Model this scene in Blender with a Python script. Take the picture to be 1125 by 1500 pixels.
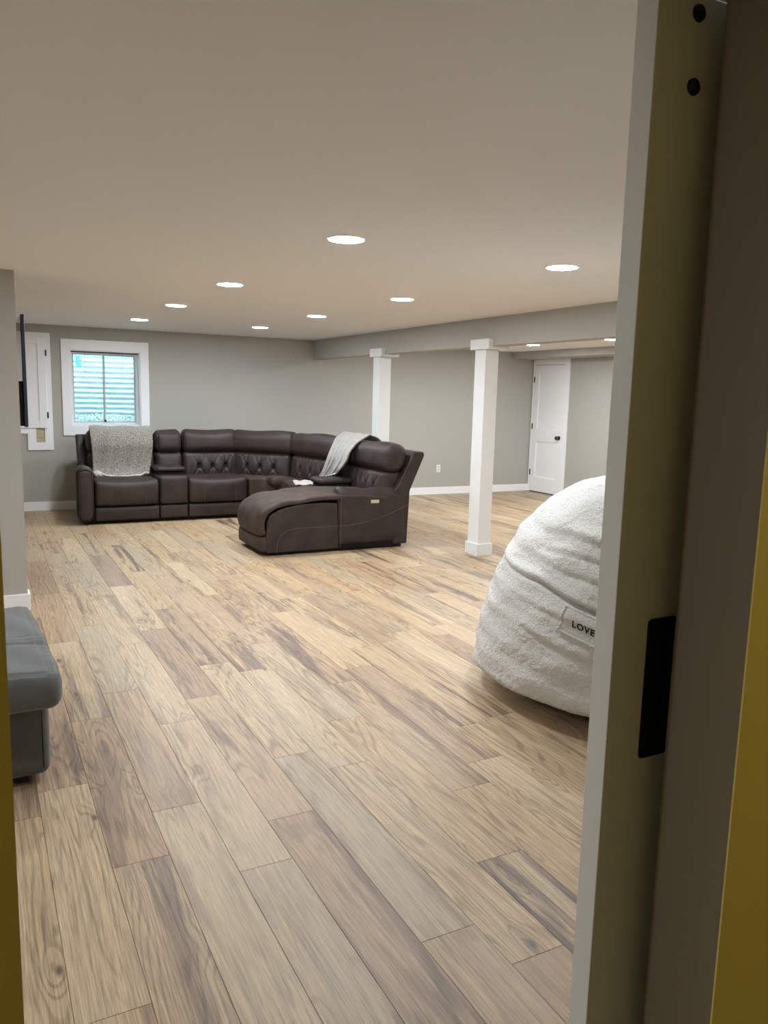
import bpy, bmesh, math, random
import numpy as np
from mathutils import Vector, Matrix, noise as mnoise

for o in list(bpy.data.objects): bpy.data.objects.remove(o)
SC = bpy.context.scene
COL = SC.collection
random.seed(7)

# ------------------------------------------------------------------ camera
CAM_H = 1.467
PAN, TILT, ROLL = 0.4843, 0.1486, 0.0254
F = Vector((math.sin(PAN)*math.cos(TILT), math.cos(PAN)*math.cos(TILT), -math.sin(TILT)))
R = Vector((math.cos(PAN), -math.sin(PAN), 0)); U = R.cross(F)
R2 = R*math.cos(ROLL)+U*math.sin(ROLL); U2 = -R*math.sin(ROLL)+U*math.cos(ROLL)
cd = bpy.data.cameras.new('camera'); cam = bpy.data.objects.new('camera', cd); COL.objects.link(cam)
M = Matrix.Identity(4)
for i in range(3):
    M[i][0] = R2[i]; M[i][1] = U2[i]; M[i][2] = -F[i]
M[2][3] = CAM_H
cam.matrix_world = M
cd.sensor_fit = 'VERTICAL'; cd.sensor_height = 36; cd.sensor_width = 27
cd.lens = 1142.5*36/1500
cd.clip_start = 0.02
cd.dof.use_dof = True; cd.dof.focus_distance = 6.5; cd.dof.aperture_fstop = 22
SC.camera = cam
# ------------------------------------------------------------------ world, exposure
w = bpy.data.worlds.new('sky'); SC.world = w; w.use_nodes = True
bg = w.node_tree.nodes['Background']; bg.inputs[0].default_value = (0.58, 0.89, 1.0, 1); bg.inputs[1].default_value = 20.0
SC.view_settings.view_transform = 'Standard'; SC.view_settings.look = 'None'
SC.view_settings.gamma = 1; SC.view_settings.use_curve_mapping = False
SC.view_settings.exposure = 0.06
LED = 330.0          # strength of the recessed ceiling LEDs
HALL = 7.2          # watts of the added warm hallway lamp

# ------------------------------------------------------------------ materials
def srgb(r, g, b):
    f = lambda c: (c/255/12.92 if c/255 <= .04045 else ((c/255+.055)/1.055)**2.4)
    return (f(r), f(g), f(b), 1)
def mat(name, col, rough=.5, metal=0.0, bump=None, mottle=None, spec=.5, sheen=0):
    m = bpy.data.materials.new(name); m.use_nodes = True
    nt = m.node_tree; N = nt.nodes; L = nt.links; b = N['Principled BSDF']
    b.inputs['Base Color'].default_value = col; b.inputs['Roughness'].default_value = rough
    b.inputs['Metallic'].default_value = metal; b.inputs['Specular IOR Level'].default_value = spec
    if sheen: b.inputs['Sheen Weight'].default_value = sheen
    tc = N.new('ShaderNodeTexCoord')
    if mottle:
        sc, amt = mottle
        n = N.new('ShaderNodeTexNoise'); n.inputs['Scale'].default_value = sc; n.inputs['Detail'].default_value = 5
        L.new(tc.outputs['Object'], n.inputs['Vector'])
        mr = N.new('ShaderNodeMapRange'); mr.inputs['From Min'].default_value = .3; mr.inputs['From Max'].default_value = .7
        mr.inputs['To Min'].default_value = 1-amt; mr.inputs['To Max'].default_value = 1+amt
        L.new(n.outputs['Fac'], mr.inputs['Value'])
        mx = N.new('ShaderNodeVectorMath'); mx.operation = 'SCALE'; mx.inputs[0].default_value = col[:3]
        L.new(mr.outputs[0], mx.inputs['Scale']); L.new(mx.outputs[0], b.inputs['Base Color'])
    if bump:
        last = None
        for (sc, dist, st) in bump:
            n = N.new('ShaderNodeTexNoise'); n.inputs['Scale'].default_value = sc; n.inputs['Detail'].default_value = 3
            L.new(tc.outputs['Object'], n.inputs['Vector'])
            bp = N.new('ShaderNodeBump'); bp.inputs['Distance'].default_value = dist; bp.inputs['Strength'].default_value = st
            L.new(n.outputs['Fac'], bp.inputs['Height'])
            if last: L.new(last.outputs[0], bp.inputs['Normal'])
            last = bp
        L.new(last.outputs[0], b.inputs['Normal'])
    return m
def emit(name, col, s):
    m = bpy.data.materials.new(name); m.use_nodes = True; nt = m.node_tree
    nt.nodes.remove(nt.nodes['Principled BSDF']); e = nt.nodes.new('ShaderNodeEmission')
    e.inputs[0].default_value = col; e.inputs[1].default_value = s
    nt.links.new(e.outputs[0], nt.nodes['Material Output'].inputs[0]); return m

M_WALL = mat('wall_paint', srgb(176, 174, 167), .75, bump=[(220, .0006, .35)])
M_CEIL = mat('ceiling_paint', srgb(236, 236, 236), .9, bump=[(160, .001, .4)])
M_TRIM = mat('white_trim_paint', srgb(245, 246, 247), .4)
M_COLUMN = mat('white_column_paint', srgb(232, 233, 232), .45)
M_DOORW = mat('white_door_paint', srgb(244, 245, 247), .42)
M_BARN = mat('sliding_door_paint', srgb(236, 239, 236), .5, bump=[(90, .0006, .3)])
M_HALL = mat('yellow_hall_paint', srgb(224, 206, 122), .8, bump=[(220, .0006, .35)])
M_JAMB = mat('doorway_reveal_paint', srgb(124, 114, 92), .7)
M_BLACK = mat('black_metal', srgb(30, 29, 27), .4, .3)
M_MATTEBLACK = mat('black_plastic', srgb(14, 14, 15), .6)
M_NICKEL = mat('dark_nickel', srgb(90, 86, 82), .25, 1)
M_LEATHER = mat('brown_leather', srgb(50, 40, 37), .55, spec=.4, bump=[(260, .0010, .5), (38, .004, .35)], mottle=(7, .30))
M_LEATHER_WORN = mat('worn_brown_leather', srgb(66, 53, 47), .66, spec=.3, bump=[(260, .0010, .5), (30, .004, .35)], mottle=(9, .33))
M_STITCH = mat('tan_stitching', srgb(98, 84, 74), .7)
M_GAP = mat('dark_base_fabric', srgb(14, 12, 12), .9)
M_BAG = mat('white_boucle', srgb(228, 226, 221), .95, bump=[(115, .009, .9), (230, .003, .9)], mottle=(130, .10), sheen=.4)
M_TAGTEXT = mat('black_letters', srgb(20, 20, 24), .7)
M_MICRO = mat('gray_microfiber', srgb(90, 92, 91), .85, bump=[(25, .004, .4), (300, .0006, .4)], mottle=(6, .13), sheen=.25)
M_MICROD = mat('gray_base_fabric', srgb(86, 86, 82), .8, bump=[(300, .0006, .4)], mottle=(5, .08), sheen=.2)
M_GRAVEL = mat('gravel', srgb(190, 190, 182), .9, mottle=(30, .4))
M_ZINC = mat('galvanized_steel', srgb(192, 205, 208), .5, .25, mottle=(22, .06))
M_VINYL = mat('white_vinyl', srgb(228, 230, 232), .4)
M_VINYLG = mat('gray_window_rail', srgb(186, 194, 198), .45)
M_PLATE = mat('white_plastic', srgb(236, 236, 232), .4)
M_BEIGE = mat('beige_plate', srgb(188, 178, 148), .6)
M_CONC = mat('concrete', srgb(170, 168, 162), .9, mottle=(8, .1))
M_STICK = mat('pale_blue_paper', srgb(150, 205, 222), .7)
def _translucent(m, col, fac):
    nt = m.node_tree; N = nt.nodes; t_ = N.new('ShaderNodeBsdfTranslucent'); t_.inputs[0].default_value = col
    mx = N.new('ShaderNodeMixShader'); mx.inputs[0].default_value = fac
    nt.links.new(N['Principled BSDF'].outputs[0], mx.inputs[1]); nt.links.new(t_.outputs[0], mx.inputs[2]); nt.links.new(mx.outputs[0], N['Material Output'].inputs[0])
_translucent(M_STICK, (.55, .85, .9, 1), .85)
M_SCREENBACK = mat('glossy_black_panel', srgb(28, 29, 31), .06, 0, spec=.8)
M_TVEDGE = mat('dark_slate_bezel', srgb(62, 70, 82), .35, .4)

def throw_mat(name, c1, c2, sc):
    m = mat(name, c1, .95, bump=[(sc, .004, .8)], sheen=.3)
    nt = m.node_tree; N = nt.nodes; L = nt.links
    tc = N.new('ShaderNodeTexCoord'); n = N.new('ShaderNodeTexNoise'); n.inputs['Scale'].default_value = sc; n.inputs['Detail'].default_value = 2
    L.new(tc.outputs['Object'], n.inputs['Vector'])
    cr = N.new('ShaderNodeValToRGB'); cr.color_ramp.elements[0].position = .38; cr.color_ramp.elements[1].position = .62
    cr.color_ramp.elements[0].color = c1; cr.color_ramp.elements[1].color = c2
    L.new(n.outputs['Fac'], cr.inputs[0]); L.new(cr.outputs[0], N['Principled BSDF'].inputs['Base Color'])
    return m
M_THROW = throw_mat('heathered_gray_knit', srgb(88, 82, 77), srgb(158, 151, 143), 130)
M_THROW2 = throw_mat('pale_gray_knit', srgb(128, 125, 120), srgb(168, 165, 160), 130)
M_HEM = throw_mat('cream_fleece', srgb(170, 165, 155), srgb(205, 200, 190), 60)

def glass_mat():
    m = bpy.data.materials.new('window_glass'); m.use_nodes = True; nt = m.node_tree; N = nt.nodes; L = nt.links
    N.remove(N['Principled BSDF'])
    t = N.new('ShaderNodeBsdfTransparent'); t.inputs[0].default_value = (.9, .97, .98, 1)
    g = N.new('ShaderNodeBsdfGlossy'); g.inputs['Roughness'].default_value = .02
    fr = N.new('ShaderNodeFresnel'); fr.inputs[0].default_value = 1.45
    mx = N.new('ShaderNodeMixShader'); L.new(fr.outputs[0], mx.inputs[0]); L.new(t.outputs[0], mx.inputs[1]); L.new(g.outputs[0], mx.inputs[2])
    L.new(mx.outputs[0], N['Material Output'].inputs[0]); return m
M_GLASS = glass_mat()

def wood_mat():
    """oak-look vinyl: grain, heartwood streaks, cathedral lines and knots in each plank's own coordinates;
    object colour = plank tone, object alpha = how strong its dark heartwood is"""
    m = bpy.data.materials.new('oak_plank_vinyl'); m.use_nodes = True; nt = m.node_tree; N = nt.nodes; L = nt.links
    b = N['Principled BSDF']
    tc = N.new('ShaderNodeTexCoord'); oi = N.new('ShaderNodeObjectInfo')
    def math_(op, a=None, c=None, v1=None, v2=None, clamp=False):
        n = N.new('ShaderNodeMath'); n.operation = op; n.use_clamp = clamp
        if a is not None: L.new(a, n.inputs[0])
        elif v1 is not None: n.inputs[0].default_value = v1
        if c is not None: L.new(c, n.inputs[1])
        elif v2 is not None: n.inputs[1].default_value = v2
        return n.outputs[0]
    offs = N.new('ShaderNodeCombineXYZ')
    r1 = math_('MULTIPLY', oi.outputs['Random'], v2=91.0); r2 = math_('MULTIPLY', oi.outputs['Random'], v2=437.0); r3 = math_('MULTIPLY', oi.outputs['Random'], v2=53.0)
    L.new(r1, offs.inputs[0]); L.new(r2, offs.inputs[1]); L.new(r3, offs.inputs[2])
    def coord(sx, sy, dist=0.0):
        mp = N.new('ShaderNodeMapping'); mp.inputs['Scale'].default_value = (sx, sy, 1)
        L.new(tc.outputs['Object'], mp.inputs['Vector'])
        ad = N.new('ShaderNodeVectorMath'); ad.operation = 'ADD'; L.new(mp.outputs[0], ad.inputs[0]); L.new(offs.outputs[0], ad.inputs[1])
        return ad.outputs[0]
    def noise(vec, scale, detail=3, dist=0.0, rough=.5):
        n = N.new('ShaderNodeTexNoise'); n.inputs['Scale'].default_value = scale; n.inputs['Detail'].default_value = detail
        n.inputs['Distortion'].default_value = dist; n.inputs['Roughness'].default_value = rough
        L.new(vec, n.inputs['Vector']); return n.outputs['Fac']
    def ramp(v, a, c, lo=0.0, hi=1.0, smooth=True):
        mr = N.new('ShaderNodeMapRange'); mr.interpolation_type = 'SMOOTHSTEP' if smooth else 'LINEAR'
        mr.inputs['From Min'].default_value = a; mr.inputs['From Max'].default_value = c
        mr.inputs['To Min'].default_value = lo; mr.inputs['To Max'].default_value = hi
        L.new(v, mr.inputs['Value']); return mr.outputs[0]
    # knots
    vk = N.new('ShaderNodeTexVoronoi'); vk.inputs['Scale'].default_value = 1.0; vk.inputs['Randomness'].default_value = 1.0
    L.new(coord(6.5, 3.0), vk.inputs['Vector'])
    kd = vk.outputs['Distance']
    sep = N.new('ShaderNodeSeparateColor'); L.new(vk.outputs['Color'], sep.inputs[0])
    kon = ramp(sep.outputs[0], .40, .44)
    knot = math_('MULTIPLY', ramp(kd, .025, .10, 1, 0), kon)
    halo = math_('MULTIPLY', ramp(kd, .05, .42, 1, 0), kon)
    # growth-ring lines
    base = noise(coord(5.5, .42), 1.0, 2, .15)
    ringv = math_('ADD', math_('MULTIPLY', base, v2=26.0), math_('MULTIPLY', math_('MULTIPLY', halo, v2=1.6), v2=1.0))
    rings = math_('SINE', math_('MULTIPLY', ringv, v2=6.283))
    rings = ramp(rings, .1, 1.0)
    ringmask = ramp(noise(coord(4.0, .7), 1.0, 1), .40, .56)
    # fine grain
    g1 = noise(coord(380, 9.0), 1.0, 2, .0, .6)
    g2 = noise(coord(110, 2.6), 1.0, 5, .3, .75)
    # heartwood streak
    s1 = noise(coord(13, .75), 1.0, 4, .5, .62)
    streak = ramp(s1, .50, .64)
    tone = oi.outputs['Color']
    def mixc(fac, a, c):
        mx = N.new('ShaderNodeMix'); mx.data_type = 'RGBA'; mx.clamp_factor = True
        L.new(fac, mx.inputs['Factor'])
        if isinstance(a, tuple): mx.inputs['A'].default_value = a
        else: L.new(a, mx.inputs['A'])
        if isinstance(c, tuple): mx.inputs['B'].default_value = c
        else: L.new(c, mx.inputs['B'])
        return mx.outputs['Result']
    def mul(colour, fac):
        s = N.new('ShaderNodeVectorMath'); s.operation = 'SCALE'; L.new(colour, s.inputs[0]); L.new(fac, s.inputs['Scale']); return s.outputs[0]
    # mellow variation warm/grey
    wv = noise(coord(3.0, .5), 1.0, 2)
    c0 = mixc(math_('MULTIPLY', ramp(wv, .35, .65), v2=.35), tone, srgb(190, 156, 112))
    dark = srgb(118, 96, 80)
    c1 = mixc(math_('MULTIPLY', streak, oi.outputs['Alpha']), c0, dark)
    gv = math_('ADD', ramp(g1, .3, .7, -.24, .18, False), ramp(g2, .32, .68, -.30, .20, False))
    rv = math_('MULTIPLY', math_('MULTIPLY', rings, ringmask), v2=-.28)
    hv = math_('MULTIPLY', halo, v2=-.12)
    fac = math_('ADD', math_('ADD', math_('ADD', gv, rv), hv), v2=1.04)
    c2 = mul(c1, fac)
    # pale limed pores
    por = math_('MULTIPLY', ramp(g1, .62, .76), v2=.22)
    c3 = mixc(por, c2, srgb(214, 196, 170))
    c4 = mixc(math_('MULTIPLY', knot, v2=.9), c3, srgb(84, 66, 56))
    L.new(c4, b.inputs['Base Color'])
    L.new(ramp(g2, .3, .7, .36, .50, False), b.inputs['Roughness'])
    b.inputs['Specular IOR Level'].default_value = .45
    bp = N.new('ShaderNodeBump'); bp.inputs['Distance'].default_value = .0006; bp.inputs['Strength'].default_value = .35
    L.new(g1, bp.inputs['Height']); L.new(bp.outputs[0], b.inputs['Normal'])
    return m
M_WOOD = wood_mat()

# ------------------------------------------------------------------ builders
ORG = {}
def obj(name, V, Fc, m, parent=None, origin=None, smooth=False, kind=None, label=None):
    """link ONE mesh object; V is in world metres"""
    V = np.asarray(V, float)
    if parent is not None: o0 = ORG[parent.name]
    elif origin is not None: o0 = np.array(origin, float)
    else: o0 = np.zeros(3)
    me = bpy.data.meshes.new(name)
    me.from_pydata((V-o0).tolist(), [], [tuple(f) for f in Fc]); me.update()
    if smooth: me.polygons.foreach_set('use_smooth', [True]*len(me.polygons))
    me.materials.append(m)
    o = bpy.data.objects.new(name, me); COL.objects.link(o)
    if parent is not None: o.parent = parent; ORG[o.name] = o0
    else: o.location = o0; ORG[o.name] = o0
    if kind: o['kind'] = kind
    if label: o['label'] = label
    return o
def tag(o, label, cat, group=None):
    o['label'] = label; o['category'] = cat
    if group: o['group'] = group
    return o
def thing(name, loc, label, cat, group=None):
    o = bpy.data.objects.new(name, None); COL.objects.link(o); o.location = loc; o.empty_display_size = .1
    ORG[o.name] = np.array(loc, float)
    return tag(o, label, cat, group)
class MB:
    def __init__(s): s.V = []; s.F = []
    def add(s, V, Fc):
        k = len(s.V); s.V += [tuple(v) for v in V]; s.F += [tuple(i+k for i in f) for f in Fc]; return s
    def box(s, a, b, bev=0.0):
        x0, y0, z0 = [min(a[i], b[i]) for i in range(3)]; x1, y1, z1 = [max(a[i], b[i]) for i in range(3)]
        if not bev:
            return s.add([(x0,y0,z0),(x1,y0,z0),(x1,y1,z0),(x0,y1,z0),(x0,y0,z1),(x1,y0,z1),(x1,y1,z1),(x0,y1,z1)],
                [(0,3,2,1),(4,5,6,7),(0,1,5,4),(1,2,6,5),(2,3,7,6),(3,0,4,7)])
        bm = bmesh.new(); bmesh.ops.create_cube(bm, size=1)
        for v in bm.verts: v.co = Vector(((x0+x1)/2+v.co.x*(x1-x0), (y0+y1)/2+v.co.y*(y1-y0), (z0+z1)/2+v.co.z*(z1-z0)))
        bmesh.ops.bevel(bm, geom=list(bm.edges), offset=bev, segments=2, affect='EDGES', profile=.5)
        bm.verts.index_update()
        s.add([v.co[:] for v in bm.verts], [[v.index for v in f.verts] for f in bm.faces]); bm.free(); return s
    def cyl(s, c, axis, r, l, n=24, r2=None):
        """cylinder from c along axis (unit vec) length l"""
        a = Vector(axis).normalized(); t = a.orthogonal().normalized(); q = a.cross(t); c = Vector(c)
        r2 = r if r2 is None else r2; V = []
        for k, (rr, d) in enumerate(((r, 0), (r2, l))):
            for i in range(n):
                th = 2*math.pi*i/n; V.append((c+a*d+(t*math.cos(th)+q*math.sin(th))*rr)[:])
        Fc = [(i, (i+1) % n, n+(i+1) % n, n+i) for i in range(n)]+[tuple(range(n))[::-1], tuple(range(n, 2*n))]
        return s.add(V, Fc)
    def build(s, name, m, parent=None, **k): return obj(name, s.V, s.F, m, parent, **k)
def tube(P, r, n=8, closed=False):
    P = [Vector(p) for p in P]; V = []; Fc = []; N = len(P)
    up = None
    for i, p in enumerate(P):
        t = (P[min(i+1, N-1)]-P[max(i-1, 0)]).normalized()
        if up is None: up = t.orthogonal().normalized()
        up = (up-t*up.dot(t)).normalized(); q = t.cross(up)
        for k in range(n):
            a = 2*math.pi*k/n; V.append((p+(up*math.cos(a)+q*math.sin(a))*r)[:])
    for i in range(N-1):
        for k in range(n): Fc.append((i*n+k, i*n+(k+1) % n, (i+1)*n+(k+1) % n, (i+1)*n+k))
    Fc += [tuple(range(n))[::-1], tuple(range((N-1)*n, N*n))]
    return V, Fc
class Frame:
    """local furniture frame: u across, v depth (front to back), w up"""
    def __init__(s, o, ud): s.o = o; s.u = ud; s.v = (-ud[1], ud[0])
    def __call__(s, V):
        V = np.asarray(V, float)
        return np.stack([s.o[0]+V[:,0]*s.u[0]+V[:,1]*s.v[0], s.o[1]+V[:,0]*s.u[1]+V[:,1]*s.v[1], V[:,2]], -1)
IDF = Frame((0, 0), (1, 0))
def pad(lo, hi, r, n=(14, 8, 8), bulge=(0, 0, 0), fn=None):
    """soft cushion: rounded box from lo to hi, corner radius r (scalar or 3), pushed out by bulge at face centres"""
    lo = np.array(lo, float); hi = np.array(hi, float); c = (lo+hi)/2; hs = (hi-lo)/2
    r3 = np.minimum(np.ones(3)*r, hs*.999)
    idx = {}; V = []; Fc = []
    def vid(i, j, k):
        key = (i, j, k)
        if key not in idx:
            idx[key] = len(V); V.append([2*i/n[0]-1, 2*j/n[1]-1, 2*k/n[2]-1])
        return idx[key]
    for i in range(n[0]):
        for j in range(n[1]):
            Fc.append((vid(i,j,0), vid(i,j+1,0), vid(i+1,j+1,0), vid(i+1,j,0)))
            Fc.append((vid(i,j,n[2]), vid(i+1,j,n[2]), vid(i+1,j+1,n[2]), vid(i,j+1,n[2])))
    for i in range(n[0]):
        for k in range(n[2]):
            Fc.append((vid(i,0,k), vid(i+1,0,k), vid(i+1,0,k+1), vid(i,0,k+1)))
            Fc.append((vid(i,n[1],k), vid(i,n[1],k+1), vid(i+1,n[1],k+1), vid(i+1,n[1],k)))
    for j in range(n[1]):
        for k in range(n[2]):
            Fc.append((vid(0,j,k), vid(0,j,k+1), vid(0,j+1,k+1), vid(0,j+1,k)))
            Fc.append((vid(n[0],j,k), vid(n[0],j+1,k), vid(n[0],j+1,k+1), vid(n[0],j,k+1)))
    T = np.array(V)
    # denser rows near the corners
    T = np.sign(T)*(1-(1-np.abs(T))**1.35)
    P = T*hs; q = np.clip(P, -(hs-r3), hs-r3); d = (P-q)/r3; ln = np.linalg.norm(d, axis=1, keepdims=True); ln[ln < 1e-9] = 1
    m = np.max(np.abs(d), axis=1, keepdims=True)
    P = q+d/ln*m*r3
    for a in range(3):
        if bulge[a]:
            b_, c_ = [x for x in range(3) if x != a]
            wgt = (1-T[:,b_]**2)*(1-T[:,c_]**2)
            P[:,a] += np.sign(T[:,a])*bulge[a]*wgt*(np.abs(T[:,a]) > .5)
    P = P+c
    if fn is not None: P = fn(P, T)
    return P, Fc
def extr(poly, a0, a1, axis=0, bev=0):
    """extrude a 2D polygon (other two axes) along axis"""
    n = len(poly); V = []
    for a in (a0, a1):
        for p in poly:
            q = list(p); q.insert(axis, a); V.append(tuple(q))
    Fc = [(i, (i+1) % n, n+(i+1) % n, n+i) for i in range(n)]+[tuple(range(n))[::-1], tuple(range(n, 2*n))]
    return V, Fc
def fixn(o, smooth_angle=None):
    bm = bmesh.new(); bm.from_mesh(o.data); bmesh.ops.recalc_face_normals(bm, faces=bm.faces); bm.to_mesh(o.data); bm.free()
    return o
def bevel_mod(o, wd, seg=2):
    m = o.modifiers.new('bevel', 'BEVEL'); m.width = wd; m.segments = seg; m.limit_method = 'ANGLE'; m.angle_limit = math.radians(35); return o

# ================================================================== SETTING
HC, YB, XR, XL, YN = 2.179, 10.057, 7.917, .262, .86     # ceiling, back wall, right wall, left stub end, near wall (room face)
XLL = -3.0                                               # far left wall of the alcove
BX0, BX1, BZ = 4.137, 4.300, 1.930                       # beam
# ---- floor: planks
floor = obj('floor', *(lambda b: (b.V, b.F))(MB().box((XLL-.1, YN-.15, -.06), (XR+.1, YB+.1, -.0075))), M_GAP, kind='structure')
PW, PL = .1735, 1.19
tones = {'L': srgb(190, 169, 139), 'T': srgb(185, 160, 127), 'M': srgb(178, 154, 127), 'G': srgb(175, 157, 132),
         'B': srgb(170, 145, 120), 'D': srgb(158, 132, 110)}
joints = {0: 2.83, 1: 2.655, 2: 3.07, 3: 2.30, 4: 2.466, 5: 2.78, -1: 2.395, -2: 2.155, -3: 2.62, -4: 2.34, -5: 2.93, -6: 2.756}
def plank_mesh(w_, l_):
    x, y, c, g = w_/2, l_/2, .0012, .0004
    V = [(-x+g,-y+g,-.007),(x-g,-y+g,-.007),(x-g,y-g,-.007),(-x+g,y-g,-.007),
         (-x+g,-y+g,-c),(x-g,-y+g,-c),(x-g,y-g,-c),(-x+g,y-g,-c),
         (-x+c,-y+c,0),(x-c,-y+c,0),(x-c,y-c,0),(-x+c,y-c,0)]
    Fc = [(8,9,10,11)]+[(a,(a+1)%4,4+(a+1)%4,4+a) for a in range(4)]+[(4+a,4+(a+1)%4,8+(a+1)%4,8+a) for a in range(4)]
    me = bpy.data.meshes.new('plank'); me.from_pydata(V, [], Fc); me.materials.append(M_WOOD); return me
full = plank_mesh(PW, PL); cache = {}
pl_list = []
k0 = int(math.floor((XLL-1.01)/PW)); k1 = int(math.ceil((XR-1.01)/PW))
rp = random.Random(11)
for k in range(k0, k1):
    xa, xb = 1.01+PW*k, 1.01+PW*(k+1)
    xa2, xb2 = max(xa, XLL), min(xb, XR)
    if xb2-xa2 < .01: continue
    j = joints.get(k, 1.0+rp.random()*PL)
    y = j-PL*math.ceil((j-YN+.12)/PL)
    i = 0
    while y < YB:
        ya, yb = max(y, YN-.12), min(y+PL, YB)
        if yb-ya > .02: pl_list.append((k, round((y-j)/PL), xa2, xb2, ya, yb))
        y += PL
def visible(pl):
    k, i, xa, xb, ya, yb = pl
    best = 1e9
    for cx, cy in (((xa+xb)/2, (ya+yb)/2), (xa, yb), (xb, ya)):
        d = Vector((cx, cy, -CAM_H)); z = d.dot(F)
        if z < .3: continue
        u = 562.5+1142.5*d.dot(R2)/z; v = 750-1142.5*d.dot(U2)/z
        if 10 < u < 900 and v < 1560 and (cx > XL or cy < 5.6) : best = min(best, d.length)
    return best
order = sorted(pl_list, key=visible)
# tones read from the photograph for the nearest planks: (column, number along the column) -> tone, streak
seen = {(0, 0): ('L', .25), (0, -1): ('G', .55), (1, 0): ('L', .25), (1, -1): ('L', .2), (2, 0): ('G', .3), (2, -1): ('T', .3), (3, -1): ('T', .25),
        (3, 0): ('M', .7), (4, 0): ('B', .8), (4, -1): ('L', .4), (5, 0): ('T', .9), (5, -1): ('L', .2), (-1, -1): ('B', .75), (-1, 0): ('M', .8),
        (-2, 0): ('L', .35), (-2, -1): ('G', .6), (-3, 0): ('M', .6), (-3, -1): ('L', .4), (-4, 0): ('B', .6), (-4, -1): ('G', .7),
        (-5, -1): ('L', .1), (-5, 0): ('B', .8), (-6, -1): ('L', .2), (-3, 1): ('G', .3), (-1, 1): ('D', .8), (0, 1): ('B', .9), (-2, 1): ('L', .4)}
rest = []
for n_, pl in enumerate(order):
    k, i, xa, xb, ya, yb = pl
    if n_ >= 298: rest.append(pl); continue
    key = (round(xb-xa, 3), round(yb-ya, 3))
    if key == (round(PW, 3), round(PL, 3)): me = full
    else:
        if key not in cache: cache[key] = plank_mesh(xb-xa, yb-ya)
        me = cache[key]
    o = bpy.data.objects.new('plank', me); COL.objects.link(o); o.parent = floor
    o.location = ((xa+xb)/2, (ya+yb)/2, 0)
    rr = rp.random()
    t, s_ = seen.get((k, i), (rp.choices('LTMGBD', (26, 26, 18, 16, 10, 4))[0], rp.choice((.2, .35, .5, .7, .9, 1))))
    c = tones[t]; v_ = .97+.06*rr
    o.color = (c[0]*v_, c[1]*v_, c[2]*v_, s_)
mb = MB()
for k, i, xa, xb, ya, yb in rest:
    c = .0012
    mb.box((xa+.0004, ya+.0004, -.007), (xb-.0004, yb-.0004, 0))
o = mb.build('plank_field', M_WOOD, floor, kind='stuff'); o.color = (*tones['T'][:3], .4)

# ---- ceiling, walls
o = obj('ceiling', *(lambda b: (b.V, b.F))(MB().box((XLL-.12, YN-.13, HC), (XR+.12, YB+.3, HC+.12))), M_CEIL, kind='structure')
# back wall with window hole
WX0, WX1, WZ0, WZ1 = 1.041, 1.842, 1.012, 1.906
mb = MB()
mb.box((XLL-.12, YB, 0), (WX0, YB+.25, HC)); mb.box((WX1, YB, 0), (XR+.12, YB+.25, HC))
mb.box((WX0, YB, 0), (WX1, YB+.25, WZ0)); mb.box((WX0, YB, WZ1), (WX1, YB+.25, HC))
mb.build('wall_back', M_WALL, kind='structure')
MB().box((XR, YN-.13, 0), (XR+.12, YB, HC)).build('wall_right', M_WALL, kind='structure')
MB().box((XLL-.12, YN-.13, 0), (XLL, 5.53, HC)).build('wall_left', M_WALL, kind='structure')
MB().box((XLL-.12, 5.53, 0), (XL, 5.66, HC)).build('wall_left_corner', M_WALL, kind='structure')
MB().box((-.92, 5.66, 0), (-.80, YB, HC)).build('wall_left_far', M_WALL, kind='structure')
# near wall with doorway: room side grey, hall side yellow, reveal
DX0, DX1, DZ = .0155, .99, 2.10
YH = .725
mb = MB(); mb.box((XLL, YH+.0031, 0), (DX0, YN, HC)); mb.box((DX1+.012, YH+.0031, 0), (XR, YN, HC)); mb.box((DX0, YH+.0031, DZ+.012), (DX1+.012, YN, HC))
mb.build('wall_front', M_WALL, kind='structure')
mb = MB(); mb.box((-1.2, YH, 0), (DX0, YH+.003, HC)); mb.box((DX1, YH, 0), (2.2, YH+.003, HC)); mb.box((DX0, YH, DZ), (DX1, YH+.003, HC))
mb.build('wall_hall', M_HALL, kind='structure')
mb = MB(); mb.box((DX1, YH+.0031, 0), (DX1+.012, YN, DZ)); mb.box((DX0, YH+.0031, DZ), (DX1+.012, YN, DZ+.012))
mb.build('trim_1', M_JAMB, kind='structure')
# hallway shell
MB().box((-1.2, -1.8, -.06), (2.2, YH+.01, 0)).build('floor_hall', M_CONC, kind='structure')
MB().box((-1.3, -1.9, HC), (2.3, YH+.01, HC+.1)).build('ceiling_hall', M_CEIL, kind='structure')
MB().box((-1.3, -1.9, 0), (-1.2, YH+.012, HC)).build('wall_hall_left', M_HALL, kind='structure')
MB().box((2.2, -1.9, 0), (2.3, YH+.012, HC)).build('wall_hall_right', M_HALL, kind='structure')
MB().box((-1.2, -1.9, 0), (2.2, -1.8, HC)).build('wall_hall_back', M_HALL, kind='structure')
# beam and soffit
MB().box((BX0, YN, BZ), (BX1, YB, HC+.01)).build('ceiling_beam', M_WALL, kind='structure')
MB().box((7.475, 2.0, 2.077), (XR, YB, HC+.01)).build('ceiling_soffit', M_WALL, kind='structure')
# baseboards
BH, BT = .108, .015
def bb(name, a, b_):
    o = MB().box(a, b_, .002).build(name, M_TRIM, kind='structure'); return o
bb('baseboard_back', (-.80, YB-BT, 0), (XR, YB, BH))
bb('baseboard_right', (XR-BT, YN, 0), (XR, 9.175, BH))
bb('baseboard_left', (XLL, 5.53-BT, 0), (XL+BT, 5.53, BH+.002))
bb('baseboard_left_return', (XL, 5.53, 0), (XL+BT, 5.66, BH))
bb('baseboard_front', (DX1+.3, YN, 0), (XR, YN+BT, BH))

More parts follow.
